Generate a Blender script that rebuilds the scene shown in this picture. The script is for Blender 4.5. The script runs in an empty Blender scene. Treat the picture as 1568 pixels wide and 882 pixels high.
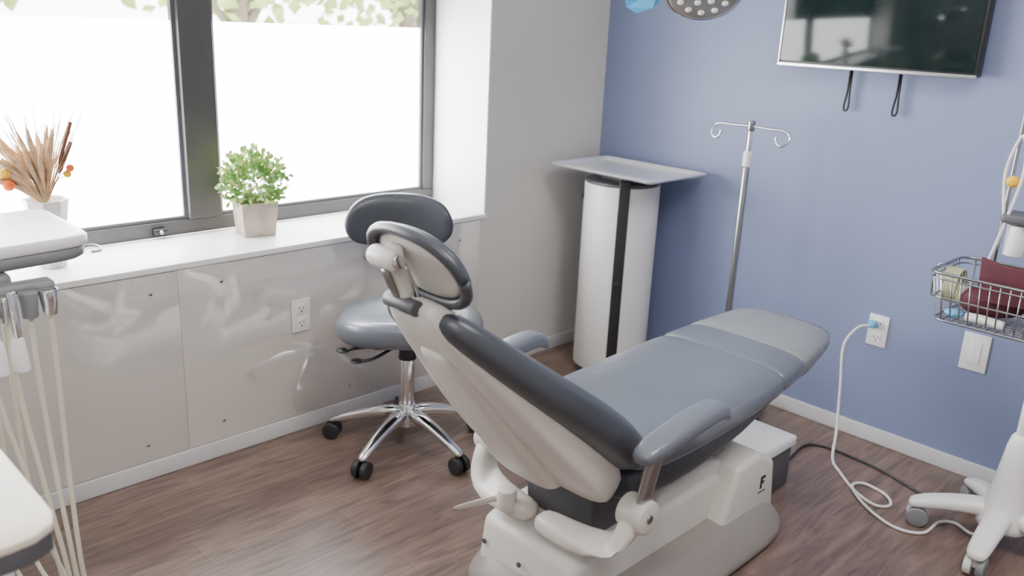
import bpy, bmesh, math, random
from mathutils import Vector, Matrix, noise
random.seed(7)
V=Vector
COL=bpy.context.scene.collection
# ------------------------------------------------------------------ materials
def mat(name,c,rough=.5,metal=0,var=.04,scale=8,bump=0,bscale=60,coat=0,spec=.5,emis=0,alpha=1,trans=0,bdist=.01,cior=1.5):
    m=bpy.data.materials.new(name);m.use_nodes=True;nt=m.node_tree
    b=nt.nodes["Principled BSDF"]
    b.inputs["Roughness"].default_value=rough;b.inputs["Metallic"].default_value=metal
    b.inputs["Coat Weight"].default_value=coat;b.inputs["Coat Roughness"].default_value=.04;b.inputs["Coat IOR"].default_value=cior
    b.inputs["Specular IOR Level"].default_value=spec
    tc=nt.nodes.new("ShaderNodeTexCoord")
    n=nt.nodes.new("ShaderNodeTexNoise");n.inputs["Scale"].default_value=scale;n.inputs["Detail"].default_value=4
    nt.links.new(tc.outputs["Object"],n.inputs["Vector"])
    r=nt.nodes.new("ShaderNodeValToRGB")
    lo=[max(0,x*(1-var)) for x in c];hi=[min(1,x*(1+var)) for x in c]
    r.color_ramp.elements[0].position=.3;r.color_ramp.elements[1].position=.7
    r.color_ramp.elements[0].color=(*lo,1);r.color_ramp.elements[1].color=(*hi,1)
    nt.links.new(n.outputs["Fac"],r.inputs["Fac"]);nt.links.new(r.outputs["Color"],b.inputs["Base Color"])
    if bump:
        n2=nt.nodes.new("ShaderNodeTexNoise");n2.inputs["Scale"].default_value=bscale
        nt.links.new(tc.outputs["Object"],n2.inputs["Vector"])
        bp=nt.nodes.new("ShaderNodeBump");bp.inputs["Strength"].default_value=bump;bp.inputs["Distance"].default_value=bdist
        nt.links.new(n2.outputs["Fac"],bp.inputs["Height"]);nt.links.new(bp.outputs["Normal"],b.inputs["Normal"])
        if coat and bdist>.01: nt.links.new(bp.outputs["Normal"],b.inputs["Coat Normal"])
    if emis:
        nt.links.new(r.outputs["Color"],b.inputs["Emission Color"]);b.inputs["Emission Strength"].default_value=emis
    if trans: b.inputs["Transmission Weight"].default_value=trans
    return m
def clear_mat(name,tint=(1,1,1),gloss=.1,rough=.03,bump=0,bscale=10,haze=0):
    m=bpy.data.materials.new(name);m.use_nodes=True;nt=m.node_tree;nt.nodes.clear()
    o=nt.nodes.new("ShaderNodeOutputMaterial");mx=nt.nodes.new("ShaderNodeMixShader")
    t=nt.nodes.new("ShaderNodeBsdfTransparent");g=nt.nodes.new("ShaderNodeBsdfGlossy")
    fr=nt.nodes.new("ShaderNodeFresnel");fr.inputs["IOR"].default_value=1.35
    ad=nt.nodes.new("ShaderNodeMath");ad.operation='ADD';ad.inputs[1].default_value=gloss;ad.use_clamp=True
    t.inputs[0].default_value=(*tint,1);g.inputs["Roughness"].default_value=rough
    nt.links.new(fr.outputs[0],ad.inputs[0]);nt.links.new(ad.outputs[0],mx.inputs[0])
    src=t.outputs[0]
    if haze:
        df=nt.nodes.new("ShaderNodeBsdfDiffuse");df.inputs[0].default_value=(.8,.82,.85,1);m2=nt.nodes.new("ShaderNodeMixShader");m2.inputs[0].default_value=haze
        nt.links.new(t.outputs[0],m2.inputs[1]);nt.links.new(df.outputs[0],m2.inputs[2]);src=m2.outputs[0]
    nt.links.new(src,mx.inputs[1]);nt.links.new(g.outputs[0],mx.inputs[2]);nt.links.new(mx.outputs[0],o.inputs[0])
    if bump:
        tc=nt.nodes.new("ShaderNodeTexCoord");n2=nt.nodes.new("ShaderNodeTexNoise");n2.inputs["Scale"].default_value=bscale
        nt.links.new(tc.outputs["Object"],n2.inputs["Vector"])
        bp=nt.nodes.new("ShaderNodeBump");bp.inputs["Strength"].default_value=bump;bp.inputs["Distance"].default_value=.02
        nt.links.new(n2.outputs["Fac"],bp.inputs["Height"]);nt.links.new(bp.outputs["Normal"],g.inputs["Normal"])
    return m
M_blue=mat("paint_blue",(.205,.240,.395),.45,var=.03,scale=2,bump=.05,bscale=200)
M_wall=mat("paint_warm_white",(.61,.59,.56),.6,var=.02,scale=2,bump=.05,bscale=200)
M_wallb=mat("paint_room_side",(.36,.36,.36),.6,var=.02,scale=2)
M_white=mat("paint_white",(.86,.85,.84),.4,var=.02)
M_ceil=mat("paint_ceiling",(.78,.78,.77),.8,var=.02)
M_panel=mat("acrylic_panel",(.63,.59,.555),.10,var=.03,scale=1.5,bump=.26,bscale=2.4,coat=1.0,spec=.8,bdist=.05,cior=2.1)
M_base=mat("baseboard_vinyl",(.62,.61,.62),.45,var=.03)
M_frame=mat("window_frame_bronze",(.06,.057,.057),.4,var=.1)
M_vinyl=mat("upholstery_slate",(.048,.053,.066),.33,var=.08,scale=5,bump=.12,bscale=350,coat=.12)
M_vinyl_lit=mat("upholstery_slate_lit",(.125,.138,.168),.30,var=.06,scale=4,bump=.12,bscale=350,coat=.3)  # same slate upholstery, brightness of lit cushions put into the colour
M_plast=mat("plastic_cream",(.66,.625,.58),.33,var=.03,scale=3)
M_plastw=mat("plastic_white",(.82,.81,.80),.35,var=.02,scale=3)
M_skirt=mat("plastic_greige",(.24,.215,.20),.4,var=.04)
M_dark=mat("plastic_black",(.02,.02,.022),.4,var=.1)
M_dgrey=mat("plastic_dark_grey",(.08,.08,.09),.45,var=.1)
M_mgrey=mat("plastic_mid_grey",(.22,.225,.24),.45,var=.06)
M_chrome=mat("chrome",(.78,.78,.79),.14,metal=1,var=.03)
M_steel=mat("steel_brushed",(.36,.36,.37),.3,metal=1,var=.08)
M_tray=mat("steel_tray",(.96,.96,.97),.30,metal=.6,var=.03)
M_screen=mat("tv_screen",(.008,.015,.015),.08,var=.2,spec=.4)
M_silver=mat("tv_bezel_silver",(.6,.6,.62),.3,metal=1)
M_hose=mat("hose_cream",(.62,.58,.46),.45)
M_cable=mat("cable_white",(.72,.71,.70),.45)
M_bluep=mat("blue_plastic",(.12,.45,.75),.4)
M_tape=mat("blue_barrier_film",(.07,.36,.66),.3)
M_pot=mat("pot_wood",(.42,.355,.30),.7,var=.15,scale=20)
M_leaf=mat("leaf_green",(.15,.31,.08),.5,var=.4,scale=25)
M_leafy=mat("leaf_yellow_green",(.40,.50,.16),.5,var=.3,scale=25)
M_vase=mat("vase_ceramic",(.72,.70,.68),.35,var=.05)
M_grass=mat("dried_grass",(.54,.37,.22),.8,var=.3,scale=30)
M_twig=mat("twig_brown",(.14,.055,.03),.7)
M_yel=mat("craspedia_yellow",(.85,.50,.02),.8,var=.2,scale=80)
M_org=mat("orange_ball",(.75,.13,.02),.8,var=.2,scale=80)
M_maroon=mat("cuff_maroon",(.08,.010,.020),.7,var=.2)
M_green=mat("coil_green",(.45,.47,.30),.5)
M_counter=mat("counter_laminate",(.74,.65,.54),.35,var=.04,scale=6)
M_lens=mat("lamp_lens",(.42,.41,.40),.25,metal=.5)
M_led=mat("lamp_led",(.9,.88,.8),.3,emis=.4)
M_bark=mat("bark",(.2,.16,.12),.9,var=.3)
M_tree=mat("tree_foliage",(.36,.47,.14),.8,var=.4,scale=3)
M_ground=mat("ground_outside",(.6,.6,.55),.9,var=.2,scale=.5)
M_film=clear_mat("clear_barrier_film",(1,1,1),.05,.14,.8,16,haze=.24)
M_glass=clear_mat("window_glass",(.97,.98,.98),.0,.01)
M_frost_glow=bpy.data.materials.new("frosted_film_glow");M_frost_glow.use_nodes=True
nt=M_frost_glow.node_tree;nt.nodes.clear()
o=nt.nodes.new("ShaderNodeOutputMaterial");e=nt.nodes.new("ShaderNodeEmission");tc=nt.nodes.new("ShaderNodeTexCoord")
n=nt.nodes.new("ShaderNodeTexNoise");n.inputs["Scale"].default_value=1.2
r=nt.nodes.new("ShaderNodeValToRGB");r.color_ramp.elements[0].color=(.95,.97,1,1);r.color_ramp.elements[1].color=(1,1,1,1)
nt.links.new(tc.outputs["Object"],n.inputs["Vector"]);nt.links.new(n.outputs["Fac"],r.inputs["Fac"]);nt.links.new(r.outputs["Color"],e.inputs["Color"])
e.inputs["Strength"].default_value=25  # film itself emits, standing in for daylight coming through the pane
nt.links.new(e.outputs[0],o.inputs[0])
# floor planks
M_floor=bpy.data.materials.new("floor_vinyl_plank");M_floor.use_nodes=True
nt=M_floor.node_tree;b=nt.nodes["Principled BSDF"]
tc=nt.nodes.new("ShaderNodeTexCoord");mp=nt.nodes.new("ShaderNodeMapping");mp.inputs["Rotation"].default_value=(0,0,math.radians(90))
br=nt.nodes.new("ShaderNodeTexBrick");br.inputs["Scale"].default_value=1;br.inputs["Brick Width"].default_value=1.2;br.inputs["Row Height"].default_value=.15
br.inputs["Mortar Size"].default_value=.0008;br.inputs["Color1"].default_value=(.178,.122,.100,1);br.inputs["Color2"].default_value=(.140,.095,.078,1);br.inputs["Mortar"].default_value=(.08,.054,.045,1)
br.offset=.37
mp2=nt.nodes.new("ShaderNodeMapping");mp2.inputs["Scale"].default_value=(13,1.5,1)
n=nt.nodes.new("ShaderNodeTexNoise");n.inputs["Scale"].default_value=2.0;n.inputs["Detail"].default_value=8;n.inputs["Distortion"].default_value=1.6
r=nt.nodes.new("ShaderNodeValToRGB");r.color_ramp.elements[0].position=.3;r.color_ramp.elements[1].position=.70;r.color_ramp.elements[0].color=(.60,.57,.55,1);r.color_ramp.elements[1].color=(1.45,1.42,1.38,1)
mx=nt.nodes.new("ShaderNodeMixRGB");mx.blend_type='MULTIPLY';mx.inputs[0].default_value=1
nt.links.new(tc.outputs["Object"],mp.inputs[0]);nt.links.new(mp.outputs[0],br.inputs[0])
nt.links.new(tc.outputs["Object"],mp2.inputs[0]);nt.links.new(mp2.outputs[0],n.inputs["Vector"]);nt.links.new(n.outputs["Fac"],r.inputs["Fac"])
nt.links.new(br.outputs["Color"],mx.inputs[1]);nt.links.new(r.outputs["Color"],mx.inputs[2]);nt.links.new(mx.outputs[0],b.inputs["Base Color"])
b.inputs["Roughness"].default_value=.38;b.inputs["Specular IOR Level"].default_value=.7
bp=nt.nodes.new("ShaderNodeBump");bp.inputs["Strength"].default_value=.15;bp.inputs["Distance"].default_value=.004
nt.links.new(n.outputs["Fac"],bp.inputs["Height"]);nt.links.new(bp.outputs["Normal"],b.inputs["Normal"])
# ------------------------------------------------------------------ helpers
def group(name,loc=(0,0,0)):
    e=bpy.data.objects.new(name,None);e.location=loc;e.empty_display_size=.1;COL.objects.link(e);return e
def add(name,me,m,parent=None,smooth=True,bevel=0,subd=0,seg=3):
    ob=bpy.data.objects.new(name,me);COL.objects.link(ob)
    if m: me.materials.append(m)
    if smooth:
        for p in me.polygons:p.use_smooth=True
    if bevel:
        md=ob.modifiers.new("b",'BEVEL');md.width=bevel;md.segments=seg;md.limit_method='ANGLE';md.angle_limit=math.radians(35);md.harden_normals=False
    if subd:
        md=ob.modifiers.new("s",'SUBSURF');md.levels=subd;md.render_levels=subd
    if parent:
        ob.parent=parent;ob.matrix_parent_inverse=Matrix.Translation(parent.location).inverted()
    return ob
def from_bm(name,bm,m,parent=None,**k):
    bmesh.ops.recalc_face_normals(bm,faces=bm.faces)
    me=bpy.data.meshes.new(name);bm.to_mesh(me);bm.free();return add(name,me,m,parent,**k)
def bm_box(bm,x0,x1,y0,y1,z0,z1):
    vs=[bm.verts.new((x,y,z)) for z in(z0,z1) for y in(y0,y1) for x in(x0,x1)]
    for f in((0,2,3,1),(4,5,7,6),(0,1,5,4),(2,6,7,3),(0,4,6,2),(1,3,7,5)): bm.faces.new([vs[i] for i in f])
def box(name,x0,x1,y0,y1,z0,z1,m,parent=None,bevel=.004,smooth=True):
    bm=bmesh.new();bm_box(bm,x0,x1,y0,y1,z0,z1);return from_bm(name,bm,m,parent,bevel=bevel,smooth=smooth and bevel>0)
def boxes(name,L,m,parent=None,bevel=0):
    bm=bmesh.new()
    for a in L: bm_box(bm,*a)
    return from_bm(name,bm,m,parent,bevel=bevel,smooth=False)
def bm_cyl(bm,a,b,r0,r1=None,n=24):
    a=V(a);b=V(b);r1=r0 if r1 is None else r1
    d=(b-a).normalized();u=d.orthogonal().normalized();w=d.cross(u)
    A=[];B=[]
    for i in range(n):
        t=2*math.pi*i/n;q=u*math.cos(t)+w*math.sin(t)
        A.append(bm.verts.new(a+q*r0));B.append(bm.verts.new(b+q*r1))
    for i in range(n): bm.faces.new((A[i],A[(i+1)%n],B[(i+1)%n],B[i]))
    bm.faces.new(A[::-1]);bm.faces.new(B)
def cyl(name,a,b,r0,m,parent=None,r1=None,bevel=.002,n=28):
    bm=bmesh.new();bm_cyl(bm,a,b,r0,r1,n);return from_bm(name,bm,m,parent,bevel=bevel,seg=2)
def loft(name,secs,m,parent=None,n=28,subd=1,p=2.6):
    bm=bmesh.new();rings=[]
    for s in secs:
        c,a,b=V(s[0]),V(s[1]),V(s[2]);pw=s[3] if len(s)>3 else p;R=[]
        for i in range(n):
            t=2*math.pi*i/n;co,si=math.cos(t),math.sin(t)
            x=math.copysign(abs(co)**(2/pw),co);y=math.copysign(abs(si)**(2/pw),si)
            R.append(bm.verts.new(c+a*x+b*y))
        rings.append(R)
    for A,B in zip(rings,rings[1:]):
        for i in range(n): bm.faces.new((A[i],A[(i+1)%n],B[(i+1)%n],B[i]))
    bm.faces.new(rings[0][::-1]);bm.faces.new(rings[-1])
    return from_bm(name,bm,m,parent,subd=subd)
def prism(name,prof,x0,x1,m,parent=None,bevel=.01,axis='x',seg=4):
    bm=bmesh.new()
    def P(x,a,b): return (x,a,b) if axis=='x' else ((a,x,b) if axis=='y' else (a,b,x))
    A=[bm.verts.new(P(x0,*q)) for q in prof];B=[bm.verts.new(P(x1,*q)) for q in prof]
    k=len(prof)
    for i in range(k): bm.faces.new((A[i],A[(i+1)%k],B[(i+1)%k],B[i]))
    bm.faces.new(A[::-1]);bm.faces.new(B)
    return from_bm(name,bm,m,parent,bevel=bevel,seg=seg)
def smoothpts(pts,k=8):
    P=[V(p) for p in pts];P=[P[0]*2-P[1]]+P+[P[-1]*2-P[-2]];out=[]
    for i in range(1,len(P)-2):
        for j in range(k):
            t=j/k;a,b,c,d=P[i-1],P[i],P[i+1],P[i+2]
            out.append(.5*((2*b)+(c-a)*t+(2*a-5*b+4*c-d)*t*t+(3*b-a-3*c+d)*t**3))
    out.append(P[-2]);return out
def bm_tube(bm,pts,r,n=10,sm=True,rf=None):
    P=smoothpts(pts) if sm and len(pts)>2 else [V(p) for p in pts]
    up=None;rings=[]
    for i,p in enumerate(P):
        d=(P[min(i+1,len(P)-1)]-P[max(i-1,0)])
        d=d.normalized() if d.length>1e-9 else V((0,0,1))
        if up is None: up=d.orthogonal().normalized()
        up=(up-d*up.dot(d));up=up.normalized() if up.length>1e-6 else d.orthogonal().normalized()
        w=d.cross(up);rr=r if rf is None else rf(i/(len(P)-1))
        rings.append([bm.verts.new(p+(up*math.cos(2*math.pi*j/n)+w*math.sin(2*math.pi*j/n))*rr) for j in range(n)])
    for A,B in zip(rings,rings[1:]):
        for i in range(n): bm.faces.new((A[i],A[(i+1)%n],B[(i+1)%n],B[i]))
    bm.faces.new(rings[0][::-1]);bm.faces.new(rings[-1])
def tube(name,pts,r,m,parent=None,n=12,sm=True,rf=None):
    bm=bmesh.new();bm_tube(bm,pts,r,n,sm,rf);return from_bm(name,bm,m,parent)
def ball(name,c,r,m,parent=None,sc=(1,1,1)):
    bm=bmesh.new();bmesh.ops.create_icosphere(bm,subdivisions=3,radius=r)
    for v in bm.verts:v.co=V((v.co.x*sc[0],v.co.y*sc[1],v.co.z*sc[2]))+V(c)
    return from_bm(name,bm,m,parent)
# ------------------------------------------------------------------ room
XE,YS,ZC=4.2,-4.6,2.75
XW=-.36
YR=-.765; YL=-3.7; ZS=.76; ZT=2.35
box("floor",-.4,XE,YS,.12,-.1,0,M_floor,bevel=0)
box("ceiling",-.4,XE,YS,.12,ZC,ZC+.1,M_ceil,bevel=0)
box("wall_north",-.4,XE,0,.12,0,ZC,M_blue,bevel=0)
box("wall_east",XE,XE+.1,YS,.12,0,ZC,M_wallb,bevel=0)
box("wall_south",-.4,XE,YS-.1,YS,0,ZC,M_wallb,bevel=0)
boxes("wall_west",[(-.42,0,YS,0,0,ZS-.02),(-.42,0,YS,0,ZT,ZC),(-.42,0,YR,0,ZS-.02,ZT),(-.42,0,YS,YL,ZS-.02,ZT)],M_wall)
box("trim_windowsill",-.36,.012,YL,YR,ZS-.022,ZS,M_white,bevel=.003)
boxes("trim_window_reveal",[(-.36,-.002,YR-.006,YR,ZS,ZT)],M_white)
box("baseboard_north",.012,XE,-.012,0,0,.065,M_base,bevel=.004)
box("baseboard_west",0,.012,YS,-.0,0,.065,M_base,bevel=.004)
pg=group("trim_acrylic_wall_panel",(0.004,-2,.4))
for i,(a,b_) in enumerate([(-3.6,-2.185),(-2.184,-.80)]):
    box("sheet_%d"%i,.0,.007,a,b_,.067,.735,M_panel,pg,bevel=.0012)
bm=bmesh.new()
for y,z in((-3.4,.16),(-3.4,.66),(-2.9,.16),(-2.9,.66),(-2.33,.13),(-2.28,.67),(-2.05,.14),(-2.03,.67),(-1.50,.13),(-1.42,.66),(-.92,.66),(-.90,.14)): bm_cyl(bm,(.006,y,z),(.010,y,z),.0055,n=12)
from_bm("screws",bm,M_steel,pg)
wg=group("window_1",(XW,-2.2,1.5))
fr=[(XW-.05,XW,YL,YR-.006,ZS,ZS+.055),(XW-.05,XW,YL,YR-.006,ZT-.06,ZT),(XW-.05,XW,YR-.065,YR-.006,ZS+.055,ZT-.06),(XW-.05,XW,YL,YL+.06,ZS+.055,ZT-.06),
    (XW-.05,XW+.01,-1.965,-1.835,ZS+.055,ZT-.06)]
bm=bmesh.new()
for a in fr: bm_box(bm,*a)
from_bm("frame",bm,M_frame,wg,bevel=.004,smooth=False)
bm=bmesh.new()
for (a,b_) in((YL+.06,-1.965),(-1.835,YR-.065)):
    for q in[(XW-.035,XW-.012,a,b_,ZS+.055,ZS+.068),(XW-.035,XW-.012,a,b_,ZT-.075,ZT-.06),(XW-.035,XW-.012,a,a+.014,ZS+.068,ZT-.075),(XW-.035,XW-.012,b_-.014,b_,ZS+.068,ZT-.075)]: bm_box(bm,*q)
from_bm("gasket",bm,M_dgrey,wg,smooth=False)
box("glass",XW-.032,XW-.028,YL+.06,YR-.06,ZS+.05,ZT-.06,M_glass,wg,bevel=0)
box("frosted_film_left",XW-.027,XW-.025,YL+.07,-1.975,ZS+.06,1.538,M_frost_glow,wg,bevel=0)
box("frosted_film_right",XW-.027,XW-.025,-1.825,YR-.07,ZS+.06,1.538,M_frost_glow,wg,bevel=0)
box("latch",XW,XW+.02,-2.11,-2.06,ZS+.012,ZS+.035,M_dark,wg)
ball("latch_knob",(XW+.025,-2.085,ZS+.024),.008,M_chrome,wg)
def outlet(name,c,axis,w=.08,h=.13,kind='duplex'):
    g=group(name,c);bm=bmesh.new()
    def B(u0,u1,d0,d1,z0,z1):
        if axis=='n': bm_box(bm,c[0]+u0,c[0]+u1,c[1]-d1,c[1]-d0,c[2]+z0,c[2]+z1)
        else: bm_box(bm,c[0]+d0,c[0]+d1,c[1]+u0,c[1]+u1,c[2]+z0,c[2]+z1)
    B(-w/2,w/2,0,.006,-h/2,h/2);from_bm("plate",bm,M_plastw,g,bevel=.003)
    bm=bmesh.new()
    if kind=='duplex':
        for s in(-.029,.029): B(-.018,.018,.005,.009,s-.02,s+.02)
    else: B(-.021,.021,.005,.0085,-.042,.042)
    from_bm("receptacles",bm,M_white,g,bevel=.003)
    if kind=='duplex':
        bm=bmesh.new()
        for s in(-.029,.029):
            for u in(-.008,.008): B(u-.0015,u+.0015,.0088,.0095,s-.002,s+.008)
            B(-.003,.003,.0088,.0095,s-.013,s-.008)
        from_bm("slots",bm,M_dark,g,smooth=False)
    return g
outlet("wall_outlet",(.009,-1.72,.48),'w')
outlet("wall_outlet",(1.505,0,.47),'n')
outlet("blank_wall_plate",(1.87,0,.49),'n',w=.095,h=.145,kind='blank')
# TV
tv=group("wall_mounted_tv",(1.33,-.06,1.7))
box("body",.955,1.712,-.075,-.025,1.472,1.92,M_dark,tv,bevel=.006)
box("screen",.965,1.700,-.079,-.074,1.486,1.91,M_screen,tv,bevel=.001)
box("bezel_bottom",.955,1.712,-.083,-.073,1.466,1.480,M_silver,tv,bevel=.002)
box("bezel_left",.955,.964,-.081,-.073,1.478,1.92,M_silver,tv,bevel=.002)
boxes("wall_bracket",[(1.2,1.5,-.03,0,1.6,1.8)],M_dark,tv)
for i,x in enumerate((1.245,1.435)):
    tube("mount_strap_%d"%i,[(x,-.04,1.48),(x-.004,-.03,1.39),(x-.010,-.03,1.325),(x,-.03,1.312),(x+.008,-.03,1.33),(x+.004,-.028,1.39),(x+.003,-.03,1.48)],.0042,M_dark,tv)
# ------------------------------------------------------------------ cabinet column with tray
cx,cy=.345,-.235;g=group("instrument_column",(cx,cy,0))
def halfcyl(name,a0,a1,r,z0,z1,m):
    bm=bmesh.new();n=26;A=[];B=[];A2=[];B2=[]
    for i in range(n+1):
        t=math.radians(a0+(a1-a0)*i/n);c,s=math.cos(t),math.sin(t)
        A.append(bm.verts.new((cx+r*c,cy+r*s,z0)));B.append(bm.verts.new((cx+r*c,cy+r*s,z1)))
        A2.append(bm.verts.new((cx+(r-.02)*c,cy+(r-.02)*s,z0)));B2.append(bm.verts.new((cx+(r-.02)*c,cy+(r-.02)*s,z1)))
    for i in range(n):
        bm.faces.new((A[i],A[i+1],B[i+1],B[i]));bm.faces.new((A2[i+1],A2[i],B2[i],B2[i+1]));bm.faces.new((B[i],B[i+1],B2[i+1],B2[i]));bm.faces.new((A[i+1],A[i],A2[i],A2[i+1]))
    for k in(0,n): bm.faces.new((A[k],B[k],B2[k],A2[k]))
    return from_bm(name,bm,m,g,bevel=.004)
halfcyl("door_left",134,306,.172,.03,.905,M_plastw)
halfcyl("door_right",318,490,.172,.03,.905,M_plastw)
cyl("core",(cx,cy,.0),(cx,cy,.90),.152,M_dgrey,g)
cyl("top_ring",(cx,cy,.905),(cx,cy,.918),.165,M_dgrey,g)
cyl("foot_ring",(cx,cy,0),(cx,cy,.03),.165,M_dgrey,g)
ang=math.radians(312)
ob=box("support_post",-.024,.024,-.016,.016,0.0,.94,M_dark,g);ob.data.transform(Matrix.Translation((cx+.162*math.cos(ang),cy+.162*math.sin(ang),0))@Matrix.Rotation(ang+math.pi/2,4,'Z'))
cyl("latch_knob",(cx+.17*math.cos(ang),cy+.17*math.sin(ang),.47),(cx+.195*math.cos(ang),cy+.195*math.sin(ang),.47),.012,M_dark,g)
ha=math.radians(222);hx,hy=cx+.174*math.cos(ha),cy+.174*math.sin(ha)
cyl("door_catch",(hx,hy,.825),(hx,hy,.86),.010,M_dark,g)
bm=bmesh.new()
def rr(x0,x1,y0,y1,r,z,k=5):
    out=[]
    for (ccx,ccy,a0) in((x1-r,y1-r,0),(x0+r,y1-r,90),(x0+r,y0+r,180),(x1-r,y0+r,270)):
        for i in range(k+1):
            t=math.radians(a0+90*i/k);out.append(bm.verts.new((ccx+r*math.cos(t),ccy+r*math.sin(t),z)))
    return out
tx0,tx1,ty0,ty1=.085,.675,-.46,-.045
R=[rr(tx0,tx1,ty0,ty1,.03,.978),rr(tx0+.022,tx1-.022,ty0+.022,ty1-.022,.025,.981),rr(tx0+.034,tx1-.034,ty0+.034,ty1-.034,.022,.965)]
R2=[rr(tx0+.03,tx1-.03,ty0+.03,ty1-.03,.022,.960),rr(tx0+.002,tx1-.002,ty0+.002,ty1-.002,.03,.972)]
al=R+R2
for A,B in zip(al,al[1:]+[al[0]]):
    if A is R[2]: continue
    for i in range(len(A)): bm.faces.new((A[i],A[(i+1)%len(A)],B[(i+1)%len(A)],B[i]))
bm.faces.new(R[2]);bm.faces.new(R2[0][::-1])
from_bm("tray",bm,M_tray,g,smooth=False)
box("tray_mount",cx-.08,cx+.08,cy-.06,cy+.06,.915,.962,M_dgrey,g)
# ------------------------------------------------------------------ IV pole
ix,iy=.985,-.27;g=group("iv_pole",(ix,iy,0))
cyl("pole_lower",(ix,iy,.1),(ix,iy,1.07),.0135,M_steel,g)
cyl("pole_upper",(ix,iy,1.0),(ix,iy,1.245),.009,M_chrome,g)
cyl("collar",(ix,iy,1.075),(ix,iy,1.135),.018,M_plastw,g)
cyl("hub",(ix,iy,.06),(ix,iy,.14),.03,M_dgrey,g)
cyl("top_knuckle",(ix,iy,1.215),(ix,iy,1.255),.015,M_steel,g)
bm=bmesh.new()
for s in(-1,1):
    bm_tube(bm,[(ix,iy,1.235),(ix+s*.08,iy,1.232),(ix+s*.135,iy,1.232),(ix+s*.165,iy,1.22),(ix+s*.172,iy-.01,1.195),(ix+s*.15,iy-.02,1.175),(ix+s*.127,iy-.02,1.185),(ix+s*.122,iy-.02,1.208)],.0048,8)
from_bm("hooks",bm,M_chrome,g)
for k in range(5):
    a=math.radians(62+72*k);dx,dy=math.cos(a),math.sin(a);L=.215
    tube("leg_%d"%k,[(ix,iy,.10),(ix+dx*L*.5,iy+dy*L*.5,.09),(ix+dx*L,iy+dy*L,.065)],.012,M_steel,g)
    cyl("caster_%d"%k,(ix+dx*L-.012*dy,iy+dy*L+.012*dx,.027),(ix+dx*L+.012*dy,iy+dy*L-.012*dx,.027),.027,M_dark,g)
    cyl("caster_stem_%d"%k,(ix+dx*L,iy+dy*L,.03),(ix+dx*L,iy+dy*L,.07),.008,M_dgrey,g)
# ------------------------------------------------------------------ sill decor
px,py=-.225,-1.765;g=group("potted_plant",(px,py,ZS))
Rz=Matrix.Translation((px,py,0))@Matrix.Rotation(math.radians(-12),4,'Z')
bm=bmesh.new()
w0,w1,h0,h1=.060,.070,ZS,ZS+.13
A=[bm.verts.new((x*w0,y*w0,h0)) for x,y in((-1,-1),(1,-1),(1,1),(-1,1))];B=[bm.verts.new((x*w1,y*w1,h1)) for x,y in((-1,-1),(1,-1),(1,1),(-1,1))]
C=[bm.verts.new((x*(w1-.012),y*(w1-.012),h1)) for x,y in((-1,-1),(1,-1),(1,1),(-1,1))];D=[bm.verts.new((x*(w1-.014),y*(w1-.014),h1-.03)) for x,y in((-1,-1),(1,-1),(1,1),(-1,1))]
for P,Q in((A,B),(B,C),(C,D)):
    for i in range(4): bm.faces.new((P[i],P[(i+1)%4],Q[(i+1)%4],Q[i]))
bm.faces.new(A[::-1]);bm.faces.new(D)
from_bm("pot",bm,M_pot,g,bevel=.003).data.transform(Rz)
def leaves(name,c,rad,nl,m,size,seed,zs=1.0):
    rnd=random.Random(seed);bm=bmesh.new()
    for i in range(nl):
        d=V((rnd.gauss(0,1),rnd.gauss(0,1),rnd.gauss(0,1))).normalized();rr_=rad*rnd.uniform(.45,1.12)
        p=V(c)+V((d.x*rr_,d.y*rr_,d.z*rr_*zs))
        if p.z<c[2]-rad*zs*.75: continue
        u=(d+V((rnd.uniform(-.6,.6),rnd.uniform(-.6,.6),rnd.uniform(-.2,.8)))).normalized();w=u.orthogonal().normalized()
        w=Matrix.Rotation(rnd.uniform(0,6.28),3,u)@w;nn=u.cross(w);s=size*rnd.uniform(.7,1.3)
        pts=[p,p+u*s*.35+w*s*.36+nn*s*.05,p+u*s*.75+w*s*.34+nn*s*.05,p+u*s*1.05,p+u*s*.75-w*s*.34+nn*s*.05,p+u*s*.35-w*s*.36+nn*s*.05]
        bm.faces.new([bm.verts.new(q) for q in pts])
    me=bpy.data.meshes.new(name);bm.to_mesh(me);bm.free();return add(name,me,m,g,smooth=False)
leaves("leaves",(px,py,ZS+.20),.105,560,M_leaf,.023,1,.95)
leaves("leaves_light",(px,py,ZS+.215),.115,480,M_leafy,.022,2,.95)
bm=bmesh.new()
for i in range(26):
    a=random.uniform(0,6.28);q=random.uniform(.02,.10)
    bm_tube(bm,[(px,py,ZS+.10),(px+math.cos(a)*q*.5,py+math.sin(a)*q*.5,ZS+.16),(px+math.cos(a)*q,py+math.sin(a)*q,ZS+random.uniform(.2,.32))],.0012,5)
from_bm("stems",bm,M_leafy,g)
vx,vy=-.19,-2.51;g=group("vase_of_dried_flowers",(vx,vy,ZS))
bm=bmesh.new();prof=[(.038,0),(.042,.01),(.050,.12),(.064,.222),(.058,.224),(.046,.12),(.038,.02)];n=8;rings=[]
for r_,z in prof: rings.append([bm.verts.new((vx+r_*math.cos(2*math.pi*(i+.5)/n)*1.06,vy+r_*math.sin(2*math.pi*(i+.5)/n)*1.06,ZS+z)) for i in range(n)])
for A,B in zip(rings,rings[1:]):
    for i in range(n): bm.faces.new((A[i],A[(i+1)%n],B[(i+1)%n],B[i]))
bm.faces.new(rings[0][::-1]);bm.faces.new(rings[-1])
from_bm("vase",bm,M_vase,g,smooth=False,bevel=.002)
rnd=random.Random(4);bm=bmesh.new()
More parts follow.
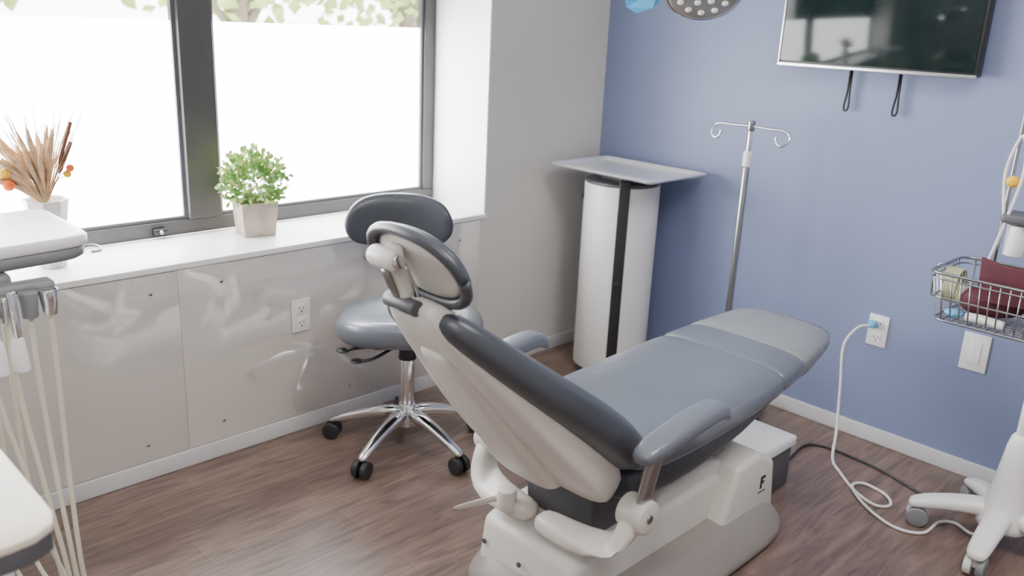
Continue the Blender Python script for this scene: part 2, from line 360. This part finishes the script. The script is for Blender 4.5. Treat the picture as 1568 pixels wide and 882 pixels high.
for i in range(46):
    a=rnd.uniform(-1.15,.25);tilt=rnd.uniform(-.35,.25);L=rnd.uniform(.15,.25)
    tip=V((vx+tilt*.25,vy+math.sin(a)*L*1.05,ZS+.22+math.cos(a)*L));b0=V((vx,vy,ZS+.2));mid=b0.lerp(tip,.5)+V((0,0,.02))
    bm_tube(bm,[b0,mid,tip],.002,5,rf=lambda t:.001+.0085*max(0,math.sin(math.pi*min(1,max(0,(t-.3)/.7)))))
from_bm("dried_grass",bm,M_grass,g)
rnd=random.Random(9);bm=bmesh.new()
for i in range(140):
    a=rnd.uniform(-1.0,.45);L=rnd.uniform(.14,.30);tilt=rnd.uniform(-.3,.25)
    tip=V((vx+tilt*.25,vy+math.sin(a)*L,ZS+.21+math.cos(a)*L));b0=V((vx,vy,ZS+.2))
    bm_tube(bm,[b0,b0.lerp(tip,.55)+V((0,0,.015)),tip],.0012,4)
from_bm("wheat_awns",bm,M_grass,g)
bm=bmesh.new()
for a,L in((.33,.28),(.40,.22)):
    b0=V((vx,vy,ZS+.2));bm_tube(bm,[b0,b0+V((.02,math.sin(a)*L*.5,math.cos(a)*L*.5)),b0+V((.03,math.sin(a)*L,math.cos(a)*L))],.003,6,rf=lambda t:.0015+.0045*(t>.55))
from_bm("twigs",bm,M_twig,g)
for nm,p,m_ in(("yellow_bloom",(.03,-.115,.318),M_yel),("orange_bloom",(.05,-.112,.285),M_org),("orange_bloom_b",(.03,.075,.32),M_org),("yellow_bloom_b",(.02,.068,.30),M_yel)):
    q=V((vx+p[0],vy+p[1],ZS+p[2]));ball(nm,q,.017 if nm[-1]!='b' else .012,m_,g);tube(nm+"_stem",[(vx,vy,ZS+.21),q.lerp(V((vx,vy,ZS+.21)),.5)+V((0,0,.02)),q],.0015,M_grass,g,n=5)
# ------------------------------------------------------------------ stool
sx,sy=.37,-1.485;g=group("rolling_stool",(sx,sy,0))
for k in range(5):
    a=math.radians(218+72*k);d=V((math.cos(a),math.sin(a),0));p=V((-d.y,d.x,0));c=V((sx,sy,0))
    loft("leg_%d"%k,[(c+d*.02+V((0,0,.140)),p*.030,V((0,0,.026))),(c+d*.10+V((0,0,.138)),p*.026,V((0,0,.023))),(c+d*.2+V((0,0,.112)),p*.022,V((0,0,.018))),(c+d*.285+V((0,0,.080)),p*.020,V((0,0,.014))),(c+d*.310+V((0,0,.072)),p*.015,V((0,0,.010)))],M_chrome,g,n=16)
    cc=c+d*.288
    cyl("caster_stem_%d"%k,cc+V((0,0,.04)),cc+V((0,0,.075)),.009,M_dark,g)
    for s in(-1,1): cyl("caster_%d_%d"%(k,s+1),cc+p*s*.007+d*.01+V((0,0,.033)),cc+p*s*.029+d*.01+V((0,0,.033)),.033,M_dark,g,bevel=.005)
    box("caster_hood_%d"%k,-.009,.009,-.007,.007,.03,.068,M_dark,g).data.transform(Matrix.Translation(cc))
cyl("hub",(sx,sy,.09),(sx,sy,.175),.042,M_chrome,g,r1=.032)
cyl("gas_column",(sx,sy,.16),(sx,sy,.37),.027,M_chrome,g)
cyl("column_bellows",(sx,sy,.36),(sx,sy,.43),.034,M_dark,g,r1=.028)
vd=V((-.787,.617,0));vr=V((.617,.787,0))
c=V((sx,sy,0))
box("seat_plate",-.12,.12,-.1,.1,.43,.45,M_dark,g).data.transform(Matrix.Translation(c)@Matrix.Rotation(math.radians(52),4,'Z'))
def disc(name,c,ex,ey,prof,m,saddle=0,n=40,parent=None):
    bm=bmesh.new();rings=[]
    for s,z in prof:
        R=[]
        for i in range(n):
            t=2*math.pi*i/n;co,si=math.cos(t),math.sin(t)
            x=math.copysign(abs(co)**(2/2.4),co)*s;y=math.copysign(abs(si)**(2/2.4),si)*s
            R.append(bm.verts.new(V(c)+ex*x+ey*y+V((0,0,z+saddle*(y*y-.6*x*x)))))
        rings.append(R)
    for A,B in zip(rings,rings[1:]):
        for i in range(n): bm.faces.new((A[i],A[(i+1)%n],B[(i+1)%n],B[i]))
    bm.faces.new(rings[0][::-1]);bm.faces.new(rings[-1])
    return from_bm(name,bm,m,parent,subd=1)
disc("seat",c+vr*.01,vr*.275,vd*.205,[(.7,.445),(.92,.450),(.99,.475),(1,.50),(.985,.525),(.93,.542),(.75,.549),(.4,.545),(.1,.542)],M_vinyl_lit,.012,parent=g)
bc=c+vd*.22-vr*.035
secs=[]
for i in range(17):
    t=-1+2*i/16;w=.205
    hh=max(.022,.102*(1-abs(t)**3.6)**.42)
    secs.append((bc+vr*t*w-vd*(.07*t*t)+V((0,0,.835+.010*(1-t*t))),V((0,0,hh)),vd*(.036 if abs(t)<.93 else (.030 if abs(t)<.99 else .012))))
loft("backrest",secs,M_vinyl,g,n=20,p=2.6)
tube("back_post",[c+vd*.08+V((0,0,.435)),c+vd*.24+V((0,0,.44)),c+vd*.29+V((0,0,.52)),c+vd*.27+V((0,0,.78))],.013,M_dark,g)
for i,(s,z) in enumerate(((-.17,.43),(-.12,.40))):
    q=c+vr*s-vd*(.10+.03*i)
    tube("lever_%d"%i,[c+vr*s*.3-vd*.05+V((0,0,.43)),q+V((0,0,z+.01)),q-vr*.05+V((0,0,z))],.006,M_dark,g)
    ball("lever_paddle_%d"%i,q-vr*.06+V((0,0,z)),.02,M_dark,g,(1.2,1.2,.35))
# ------------------------------------------------------------------ dental chair
xc=1.36;g=group("dental_chair",(xc,-1.4,0))
def yz(y,z,x=xc): return V((x,y,z))
def nrm(L,i):
    a=L[max(i-1,0)];b_=L[min(i+1,len(L)-1)];d=V((0,b_[0]-a[0],b_[1]-a[1])).normalized();return V((0,d.z,-d.y)) if d.y<0 else V((0,-d.z,d.y))
def path_loft(name,L,m,p=2.8,n=32,x=None):
    secs=[]
    for i,q in enumerate(L):
        nn=nrm(L,i);secs.append((yz(q[0],q[1],xc if x is None else x),V((q[2],0,0)),nn*q[3],q[4] if len(q)>4 else p))
    return loft(name,secs,m,g,n=n)
path_loft("backrest_cushion",[(-1.650,.485,.20,.02),(-1.665,.50,.245,.055),(-1.715,.55,.275,.072),(-1.80,.625,.282,.070),(-1.90,.705,.268,.062),(-2.01,.79,.232,.055),(-2.11,.872,.190,.048),(-2.185,.935,.155,.040),(-2.222,.966,.122,.03),(-2.238,.98,.08,.012)],M_vinyl,3.4)
path_loft("backrest_shell",[(-1.705,.395,.16,.02),(-1.715,.405,.205,.045),(-1.755,.455,.225,.072),(-1.84,.56,.232,.080),(-1.955,.69,.208,.075),(-2.08,.825,.162,.058),(-2.19,.935,.110,.044),(-2.245,.99,.078,.028),(-2.252,1.0,.05,.01)],M_plast,5)
path_loft("backrest_shell_ridge",[(-1.79,.43,.09,.02),(-1.80,.44,.115,.07),(-1.855,.535,.12,.080),(-1.965,.672,.105,.075),(-2.088,.81,.08,.058),(-2.16,.885,.06,.046),(-2.17,.895,.045,.03)],M_plast,4)
hc=V((xc+.012,-2.235,1.082));th=math.radians(60);hu=V((0,-math.cos(th),math.sin(th)));hn=V((0,math.sin(th),math.cos(th)))
def hoval(name,prof,m,a=.148,b_=.098,pw=2.2):
    return loft(name,[(hc+hn*d,V((a*s,0,0)),hu*b_*s,pw) for s,d in prof],m,g,n=40)
hoval("headrest_pad",[(.86,-.004),(.97,-.002),(1.0,.006),(.97,.018),(.86,.026),(.5,.030),(.2,.029)],M_vinyl)
hoval("headrest_back",[(.3,-.012),(.75,-.010),(.88,-.004),(.9,.004)],M_plast)
bm=bmesh.new();pts=[]
for i in range(49):
    t=2*math.pi*i/48;co,si=math.cos(t),math.sin(t)
    x=math.copysign(abs(co)**(2/2.2),co);y=math.copysign(abs(si)**(2/2.2),si);pts.append(hc-hn*.006+V((.148*x,0,0))+hu*.098*y)
bm_tube(bm,pts,.0135,12,sm=False)
from_bm("headrest_rim",bm,M_vinyl,g)
hb=hc-V((.035,0,0))
loft("headrest_bracket",[(hb-hn*.018+hu*.062,V((.026,0,0)),hn*.010),(hb-hn*.034+hu*.050,V((.034,0,0)),hn*.022),(hb-hn*.044+hu*.0,V((.030,0,0)),hn*.020),(hb-hn*.045-hu*.05,V((.028,0,0)),hn*.018),(V((xc-.02,-2.268,.99)),V((.028,0,0)),hn*.015),(V((xc-.02,-2.262,.975)),V((.02,0,0)),hn*.01)],M_plast,g,n=16,p=3.5)
loft("headrest_slot_plate",[(hb-hn*.062+hu*.03,V((.010,0,0)),hn*.006),(hb-hn*.066+hu*.02,V((.014,0,0)),hn*.006),(hb-hn*.068-hu*.05,V((.014,0,0)),hn*.006),(hb-hn*.066-hu*.062,V((.010,0,0)),hn*.006)],M_steel,g,n=16)
cyl("headrest_knob",hb-hn*.05+hu*.05-V((.040,0,0)),hb-hn*.05+hu*.05+V((.046,0,0)),.024,M_plast,g,bevel=.008)
cyl("headrest_knob_cap",hb-hn*.05+hu*.05+V((.045,0,0)),hb-hn*.05+hu*.05+V((.052,0,0)),.016,M_chrome,g)
cyl("headrest_pivot",(xc-.065,-2.262,.992),(xc+.04,-2.262,.992),.018,M_dgrey,g)
for s in(-1,1): tube("headrest_rail_%d"%(s+1),[hb-hn*.03+V((s*.026,0,0))+hu*.02,hb-hn*.036+V((s*.026,0,0))-hu*.06,V((xc-.01+s*.022,-2.235,.985)),V((xc+s*.02,-2.17,.90))],.007,M_chrome,g)
path_loft("seat_cushion",[(-1.68,.485,.20,.02),(-1.66,.487,.235,.04),(-1.60,.487,.255,.052),(-1.47,.488,.262,.055),(-1.3,.495,.265,.055),(-1.1,.508,.260,.055),(-.96,.518,.251,.055),(-.935,.52,.247,.051),(-.925,.52,.235,.035)],M_vinyl_lit,3.4)
path_loft("leg_cushion",[(-.945,.521,.235,.035),(-.935,.521,.246,.051),(-.90,.524,.246,.055),(-.75,.535,.228,.053),(-.62,.547,.205,.050),(-.54,.554,.190,.047),(-.495,.558,.172,.038),(-.48,.559,.14,.018)],M_vinyl_lit,3.4)
path_loft("leg_barrier_film",[(-.84,.5275,.246,.0585),(-.75,.535,.232,.0565),(-.62,.547,.209,.0535),(-.54,.554,.194,.0505),(-.492,.558,.177,.043),(-.472,.559,.15,.024)],M_film,3.4)
path_loft("seat_underpan",[(-1.72,.40,.15,.03),(-1.68,.41,.22,.06),(-1.5,.40,.235,.07),(-1.25,.42,.235,.06),(-1.0,.45,.22,.04),(-.75,.475,.17,.025),(-.6,.49,.12,.012)],M_vinyl,4)
for s in(1,-1):
    nm="near" if s>0 else "far"
    X=xc+s*.333
    secs=[]
    for y,z,a,b_ in((-1.815,.594,.018,.010),(-1.80,.60,.032,.021),(-1.74,.612,.040,.024),(-1.64,.626,.041,.025),(-1.54,.638,.040,.025),(-1.49,.639,.038,.026),(-1.46,.625,.033,.026),(-1.44,.605,.020,.017)):
        secs.append((V((X,y,z)),V((a,0,0)),V((0,-.15*b_,b_))))
    loft("armrest_"+nm,secs,M_vinyl_lit,g,n=20,p=3)
    loft("arm_post_"+nm,[(V((xc+s*.285,-1.71,.40)),V((.016,0,0)),V((0,.03,0))),(V((xc+s*.30,-1.72,.48)),V((.015,0,0)),V((0,.026,0))),(V((xc+s*.323,-1.735,.56)),V((.018,0,0)),V((0,.026,0))),(V((X,-1.74,.60)),V((.02,0,0)),V((0,.03,0)))],M_steel if s>0 else M_plast,g,n=16)
    cyl("hinge_cap_"+nm,(xc+s*.235,-1.715,.385),(xc+s*.315,-1.715,.385),.048,M_plast,g,bevel=.01)
    cyl("hinge_screw_"+nm,(xc+s*.313,-1.715,.385),(xc+s*.319,-1.715,.385),.012,M_steel,g)
    loft("yoke_arm_"+nm,[(V((xc+s*.275,-1.715,.40)),V((.028,0,0)),V((0,.045,0))),(V((xc+s*.275,-1.735,.35)),V((.03,0,0)),V((0,.045,.01))),(V((xc+s*.26,-1.77,.305)),V((.034,0,.0)),V((0,.036,.026))),(V((xc+s*.2,-1.795,.285)),V((.02,0,.02)),V((0,.036,.026))),(V((xc+s*.1,-1.80,.28)),V((0.002,0,.03)),V((0,.04,0))),(V((xc,-1.80,.28)),V((0,0,.03)),V((0,.04,0)))],M_plast,g,n=18,p=3.2)
loft("release_lever",[(V((1.27,-1.83,.315)),V((0,.02,0)),V((0,0,.014))),(V((1.235,-1.865,.30)),V((.012,.020,0)),V((0,0,.010))),(V((1.19,-1.905,.275)),V((.014,.022,0)),V((0,0,.008))),(V((1.165,-1.925,.262)),V((.012,.014,0)),V((0,0,.006)))],M_plast,g,n=14)
cyl("lever_hub",(1.28,-1.84,.285),(1.28,-1.84,.345),.028,M_plast,g)
prism("lift_arm",[(-1.70,.2),(-1.72,.36),(-1.2,.42),(-1.05,.40),(-1.05,.2)],xc-.13,xc+.13,M_dgrey,g)
prism("base_front_cover",[(-1.84,.05),(-1.82,.205),(-1.70,.235),(-1.2,.26),(-1.12,.25),(-1.12,.05)],xc-.20,xc+.18,M_plast,g,bevel=.03)
prism("base_top_cover",[(-1.50,.2),(-1.44,.29),(-1.22,.315),(-1.1,.28),(-1.1,.2)],xc-.17,xc+.165,M_plast,g,bevel=.02)
prism("pump_cover",[(-1.22,.05),(-1.13,.285),(-1.0,.30),(-.90,.245),(-.87,.05)],xc-.215,xc+.235,M_plast,g,bevel=.022)
bm=bmesh.new();X=xc+.2365
for q in((-.985,-.975,.165,.208),(-.975,-.957,.198,.208),(-.975,-.962,.181,.189),(-.995,-.95,.150,.153)): bm_box(bm,X-.002,X,q[0],q[1],q[2],q[3])
from_bm("emblem",bm,M_dark,g,smooth=False)
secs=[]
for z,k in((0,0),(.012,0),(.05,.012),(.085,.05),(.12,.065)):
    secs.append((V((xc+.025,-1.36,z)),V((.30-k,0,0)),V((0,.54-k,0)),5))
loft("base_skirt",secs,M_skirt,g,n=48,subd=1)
for i,(x,y) in enumerate(((xc-.17,-1.832),(xc+.15,-1.832),(xc-.02,-1.838))):
    cyl("base_screw_%d"%i,(x,y,.13),(x,y-.006,.13),.008,M_dgrey,g)
g=group("floor_junction_box",(1.36,-.72,0))
box("body",1.215,1.505,-.845,-.60,0,.165,M_dgrey,g,bevel=.01)
box("lid",1.205,1.515,-.86,-.59,.16,.20,M_plastw,g,bevel=.01)
# ------------------------------------------------------------------ cables
cg=group("power_cord",(1.5,-.02,.45))
box("plug",1.475,1.505,-.045,-.009,.485,.512,M_bluep,cg,bevel=.006)
tube("cord_white",[(1.485,-.04,.495),(1.45,-.07,.48),(1.42,-.10,.40),(1.45,-.14,.25),(1.49,-.2,.08),(1.53,-.29,.008),(1.60,-.37,.006),(1.70,-.46,.006),(1.79,-.50,.006),(1.83,-.46,.006),(1.79,-.40,.006),(1.70,-.38,.006),(1.68,-.44,.008),(1.78,-.54,.008),(1.90,-.59,.006),(1.98,-.55,.006),(1.99,-.44,.006),(2.03,-.40,.006),(2.1,-.45,.02),(2.16,-.47,.06)],.0055,M_cable,cg,n=10)
tube("cord_black",[(1.44,-.59,.05),(1.42,-.45,.006),(1.40,-.27,.006),(1.46,-.215,.006),(1.6,-.215,.006),(1.72,-.235,.006),(1.84,-.28,.008),(1.95,-.33,.02)],.005,M_dark,cg,n=8)
# ------------------------------------------------------------------ right cart
qx,qy=2.17,-.41;g=group("vital_signs_cart",(qx,qy,0))
loft("base_hub",[(V((qx,qy,.06)),V((.085,0,0)),V((0,.085,0))),(V((qx,qy,.10)),V((.08,0,0)),V((0,.08,0))),(V((qx,qy,.16)),V((.06,0,0)),V((0,.06,0))),(V((qx,qy,.3)),V((.042,0,0)),V((0,.042,0))),(V((qx,qy,.42)),V((.034,0,0)),V((0,.034,0)))],M_plastw,g)
for k,a in enumerate((200,128,272,344,56)):
    a=math.radians(a);d=V((math.cos(a),math.sin(a),0));p=V((-d.y,d.x,0));c=V((qx,qy,0))
    loft("leg_%d"%k,[(c+d*.03+V((0,0,.125)),p*.046,V((0,0,.032))),(c+d*.12+V((0,0,.12)),p*.038,V((0,0,.026))),(c+d*.22+V((0,0,.098)),p*.036,V((0,0,.022))),(c+d*.27+V((0,0,.082)),p*.032,V((0,0,.018))),(c+d*.285+V((0,0,.076)),p*.02,V((0,0,.010)))],M_plastw,g,n=18)
    cc=c+d*.25
    cyl("caster_stem_%d"%k,cc+V((0,0,.03)),cc+V((0,0,.08)),.012,M_plastw,g)
    for s in(-1,1): cyl("caster_%d_%d"%(k,s+1),cc+p*s*.007+V((0,0,.035)),cc+p*s*.030+V((0,0,.035)),.035,M_plastw if s<0 else M_mgrey,g,bevel=.005)
cyl("column",(qx,qy,.35),(qx,qy,1.3),.02,M_plastw,g)
box("monitor_head",qx-.04,qx+.16,qy-.06,qy+.06,1.1,1.3,M_plastw,g,bevel=.02)
bx0,bx1,by0,by1,bz0,bz1=1.85,2.30,qy-.17,qy+.13,.745,.90
cyl("side_rod",(1.977,-.40,.745),(1.977,-.40,1.40),.006,M_steel,g)
tube("rod_top_brace",[(1.977,-.40,1.39),(2.05,-.40,1.40),(qx,qy,1.29)],.006,M_steel,g)
tube("coiled_hose",[(1.96,-.44,.88),(1.99,-.45,1.02),(2.02,-.45,1.22),(1.995,-.44,1.33),(1.965,-.43,1.22),(1.985,-.43,1.08)],.005,M_cable,g)
bm=bmesh.new()
def ringp(z,ins,k=4):
    x0,x1,y0,y1=bx0+ins,bx1-ins,by0+ins,by1-ins;r=.04;out=[]
    for (a_,b_,s) in((x1-r,y1-r,0),(x0+r,y1-r,90),(x0+r,y0+r,180),(x1-r,y0+r,270)):
        for i in range(k+1):
            t=math.radians(s+90*i/k);out.append(V((a_+r*math.cos(t),b_+r*math.sin(t),z)))
    out.append(out[0].copy());return out
for z,ins,r_ in((bz1,0,.005),(bz1-.018,.002,.003),(bz1-.08,.014,.003),(bz0,.025,.004)): bm_tube(bm,ringp(z,ins),r_,7,sm=False)
nx,ny=14,9
for i in range(nx):
    x=bx0+.04+(bx1-bx0-.08)*i/(nx-1);x2=bx0+.055+(bx1-bx0-.11)*i/(nx-1)
    bm_tube(bm,[(x,by0,bz1),(x2,by0+.025,bz0),(x2,by1-.025,bz0),(x,by1,bz1)],.0025,6,sm=False)
for i in range(ny):
    y=by0+.04+(by1-by0-.08)*i/(ny-1);y2=by0+.055+(by1-by0-.11)*i/(ny-1)
    bm_tube(bm,[(bx0,y,bz1),(bx0+.025,y2,bz0),(bx1-.025,y2,bz0),(bx1,y,bz1)],.0025,6,sm=False)
bm_tube(bm,[(bx0,-.42,bz1),(bx0-.03,-.42,bz1-.02),(bx0-.035,-.42,bz1-.11),(bx0-.015,-.42,bz1-.11)],.004,7)
from_bm("wire_basket",bm,M_steel,g)
box("basket_bracket",qx-.04,qx+.04,qy-.03,qy+.03,.77,.82,M_dgrey,g)
loft("cuff",[(V((2.00,-.49,.805)),V((.08,.0,0)),V((0,0,.035))),(V((2.01,-.45,.815)),V((.10,0,.01)),V((0,0,.055))),(V((2.03,-.40,.81)),V((.09,0,.01)),V((0,0,.045)))],M_maroon,g,n=16)
prism("cuff_flap",[(1.98,.82),(1.97,.96),(2.04,.945),(2.15,.95),(2.17,.83)],-.51,-.495,M_maroon,g,bevel=.005,axis='y')
bm=bmesh.new()
for k in range(6):
    pts=[V((bx0+.012+.008*k,-.43+.05*math.cos(t*math.pi/6),.835+.055*math.sin(t*math.pi/6))) for t in range(13)]
    bm_tube(bm,pts,.0042,6,sm=False)
from_bm("coiled_tubing",bm,M_green,g)
ball("blue_wipes",(1.93,-.53,.772),.022,M_bluep,g,(1.3,1,.6))
tube("white_gauze_roll",[(1.97,-.53,.770),(2.02,-.54,.775),(2.08,-.54,.770)],.014,M_plastw,g)
ball("yellow_knob",(1.99,-.43,1.19),.018,M_yel,g)
box("cup_holder",1.985,2.08,-.46,-.36,1.065,1.095,M_dgrey,g,bevel=.01)
cyl("specimen_cup",(2.03,-.42,.965),(2.03,-.42,1.06),.03,M_plastw,g)
# ------------------------------------------------------------------ delivery unit left
g=group("dental_delivery_unit",(.30,-2.87,0))
def urd(name,z_k,m):
    loft(name,[(V((.30,-2.865,z)),V((.200-k,0,0)),V((-.03,.27-k,0)),9) for z,k in z_k],m,g,n=48,subd=0)
urd("tray_underbody",((.945,.04),(.950,.02),(.958,.010),(.984,.006),(.986,.012)),M_mgrey)
urd("tray_top",((.986,.004),(.989,0),(1.008,0),(1.013,.004),(1.014,.02)),M_plastw)
tube("tray_end_handle",[(.46,-2.60,.965),(.45,-2.575,.965),(.40,-2.57,.965),(.38,-2.60,.965)],.004,M_plast,g)
box("instrument_bar",.49,.54,-2.98,-2.72,.905,.930,M_mgrey,g,bevel=.01)
box("arm_block",.25,.49,-2.95,-2.80,.90,.948,M_mgrey,g,bevel=.02)
ys=(-2.89,-2.84,-2.79,-2.745)
for i,y in enumerate(ys):
    cyl("holder_%d"%i,(.555,y,.85),(.555,y,.915),.018,M_chrome if i%2 else M_mgrey,g,r1=.023)
for i,y in enumerate((-2.835,-2.88)):
    cyl("handpiece_%d"%i,(.585,y,.93),(.60,y,.82),.011,M_chrome,g,r1=.010)
    cyl("handpiece_end_%d"%i,(.60,y,.82),(.607,y,.735),.013,M_plastw,g,r1=.019,bevel=.006)
for i,y in enumerate(ys):
    yb=-2.815+.018*i
    tube("hose_%d"%i,[(.555,y,.86),(.56,y,.7),(.58,(y+yb)/2,.45),(.62,yb,.2),(.62,yb+.005,.09),(.55,yb,.05),(.45,y-.02,.07),(.36,y-.04,.2),(.34,y-.05,.4),(.33,y-.05,.9)],.0062,M_hose,g)
cyl("stand_column",(.22,-3.0,.05),(.22,-3.0,.95),.03,M_plastw,g)
loft("stand_base",[(V((.24,-3.0,0)),V((.16,0,0)),V((0,.16,0))),(V((.24,-3.0,.03)),V((.16,0,0)),V((0,.16,0))),(V((.24,-3.0,.05)),V((.10,0,0)),V((0,.10,0)))],M_plastw,g,p=4)
g=group("side_counter",(1.2,-3.3,0))
prism("countertop",[(.9,-3.75),(.9,-3.04),(1.49,-3.04),(1.525,-3.05),(1.545,-3.08),(1.55,-3.115),(1.55,-3.75)],.838,.852,M_counter,g,bevel=.003,axis='z')
prism("counter_edge_band",[(.9,-3.75),(.9,-3.042),(1.488,-3.042),(1.523,-3.052),(1.543,-3.082),(1.548,-3.115),(1.548,-3.75)],.806,.838,M_dgrey,g,bevel=.002,axis='z')
box("cabinet_body",.93,1.44,-3.72,-3.13,.0,.806,M_wall,g,bevel=.004)
# ------------------------------------------------------------------ surgical light
lc=V((1.395,-1.3,1.69));g=group("surgical_light",lc);ln=V((.42,-.50,-.757)).normalized();la=ln.orthogonal().normalized();lb=ln.cross(la)
loft("head",[(lc-ln*.05,la*.03,lb*.03,2),(lc-ln*.045,la*.07,lb*.07,2),(lc-ln*.02,la*.100,lb*.100,2),(lc,la*.108,lb*.108,2),(lc+ln*.012,la*.104,lb*.104,2),(lc+ln*.012,la*.09,lb*.09,2)],M_chrome,g,n=36)
cyl("lens",lc+ln*.008,lc+ln*.015,.090,M_lens,g)
bm=bmesh.new()
for R_,k in((.03,5),(.065,11)):
    for i in range(k):
        a=2*math.pi*i/k;q=lc+la*R_*math.cos(a)+lb*R_*math.sin(a);bm_cyl(bm,q+ln*.015,q+ln*.017,.009,n=12)
from_bm("leds",bm,M_led,g)
tube("arm",[lc-ln*.04,lc+V((-.06,.02,.12)),(1.30,-1.2,2.1),(1.30,-1.2,ZC)],.016,M_plastw,g)
tube("handle",[lc+V((-.09,-.02,.02)),(1.28,-1.34,1.70),(1.24,-1.355,1.68)],.012,M_plastw,g)
bm=bmesh.new();hp=V((1.245,-1.355,1.662))
pts=[(-.045,.03),(.04,.03),(.055,-.005),(.02,-.02),(-.005,-.035),(-.025,-.02)]
fv=[bm.verts.new(hp+V((.617*u,.787*u*.9,w))+V((0.02*math.sin(u*60),-.02,0))) for u,w in pts];bm.faces.new(fv)
ob=from_bm("barrier_wrap",bm,M_tape,g,smooth=False);md=ob.modifiers.new("s",'SOLIDIFY');md.thickness=.006
# ------------------------------------------------------------------ outside
box("ground_outside",-30,-.45,-20,14,-.6,-.5,M_ground,bevel=0)
for k,(x,y,s) in enumerate(((-7,-1.2,1.3),(-8,2.2,1.5),(-6.5,4.6,1.2),(-9,-4.5,1.6),(-10,6.5,1.8))):
    tg=group("tree",(x,y,-.5));rnd=random.Random(k)
    bm=bmesh.new();bm_tube(bm,[(x,y,-.5),(x+.1,y,.8),(x,y+.1,2.2)],.12,10)
    for i in range(9):
        a=rnd.uniform(0,6.28);q=s*rnd.uniform(.6,1);bm_tube(bm,[(x,y,rnd.uniform(.9,1.6)),(x+.4*q*math.cos(a),y+.5*q*math.sin(a),1.9),(x+q*math.cos(a),y+q*math.sin(a),rnd.uniform(1.8,2.8))],.045,6)
    from_bm("trunk",bm,M_bark,tg)
    bm=bmesh.new()
    for i in range(900):
        d=V((rnd.gauss(0,1),rnd.gauss(0,1),rnd.gauss(0,1))).normalized()*s*rnd.uniform(.4,1.1);c_=V((x,y,2.6))+V((d.x,d.y*1.3,d.z*.85))
        u=V((rnd.gauss(0,1),rnd.gauss(0,1),rnd.gauss(0,1))).normalized();w=u.orthogonal();q=.11
        bm.faces.new([bm.verts.new(c_+u*q),bm.verts.new(c_+w*q*.6),bm.verts.new(c_-u*q),bm.verts.new(c_-w*q*.6)])
    me=bpy.data.meshes.new("f");bm.to_mesh(me);bm.free();add("foliage",me,M_tree,tg,smooth=False)
# ------------------------------------------------------------------ world & lights
w=bpy.data.worlds.new("w");bpy.context.scene.world=w;w.use_nodes=True
nt=w.node_tree;bg=nt.nodes["Background"];sk=nt.nodes.new("ShaderNodeTexSky");sk.sky_type='HOSEK_WILKIE';sk.turbidity=6
mx=nt.nodes.new("ShaderNodeMixRGB");mx.inputs[0].default_value=.75;mx.inputs[2].default_value=(1,1,1,1)
nt.links.new(sk.outputs[0],mx.inputs[1]);nt.links.new(mx.outputs[0],bg.inputs[0]);bg.inputs[1].default_value=16
def area(name,loc,rot,sx_,sy_,pw,col=(1,1,1)):
    l=bpy.data.lights.new(name,'AREA');l.shape='RECTANGLE';l.size=sx_;l.size_y=sy_;l.energy=pw;l.color=col
    o_=bpy.data.objects.new(name,l);o_.location=loc;o_.rotation_euler=rot;COL.objects.link(o_);return o_
area("ceiling_light_a",(2.6,-1.6,ZC-.02),(0,0,0),1.2,.6,50,(1,.96,.91))
area("ceiling_light_b",(2.6,-3.6,ZC-.02),(0,0,0),1.2,.6,35,(1,.96,.91))
# ------------------------------------------------------------------ camera
yaw,pitch,roll=[math.radians(a) for a in(44.912,17.2,2.633)]
F=V((-math.sin(yaw)*math.cos(pitch),math.cos(yaw)*math.cos(pitch),-math.sin(pitch)))
R0=V((math.cos(yaw),math.sin(yaw),0));U0=R0.cross(F)
Rr=R0*math.cos(roll)+U0*math.sin(roll);Uu=-R0*math.sin(roll)+U0*math.cos(roll)
cam=bpy.data.cameras.new("camera");co=bpy.data.objects.new("camera",cam);COL.objects.link(co)
co.matrix_world=Matrix(((Rr.x,Uu.x,-F.x,2.7962),(Rr.y,Uu.y,-F.y,-3.3785),(Rr.z,Uu.z,-F.z,1.6),(0,0,0,1)))
cam.lens=36*1335.6/1568;cam.clip_start=.02
cam.dof.use_dof=True;cam.dof.focus_distance=2.6;cam.dof.aperture_fstop=2.6
bpy.context.scene.camera=co
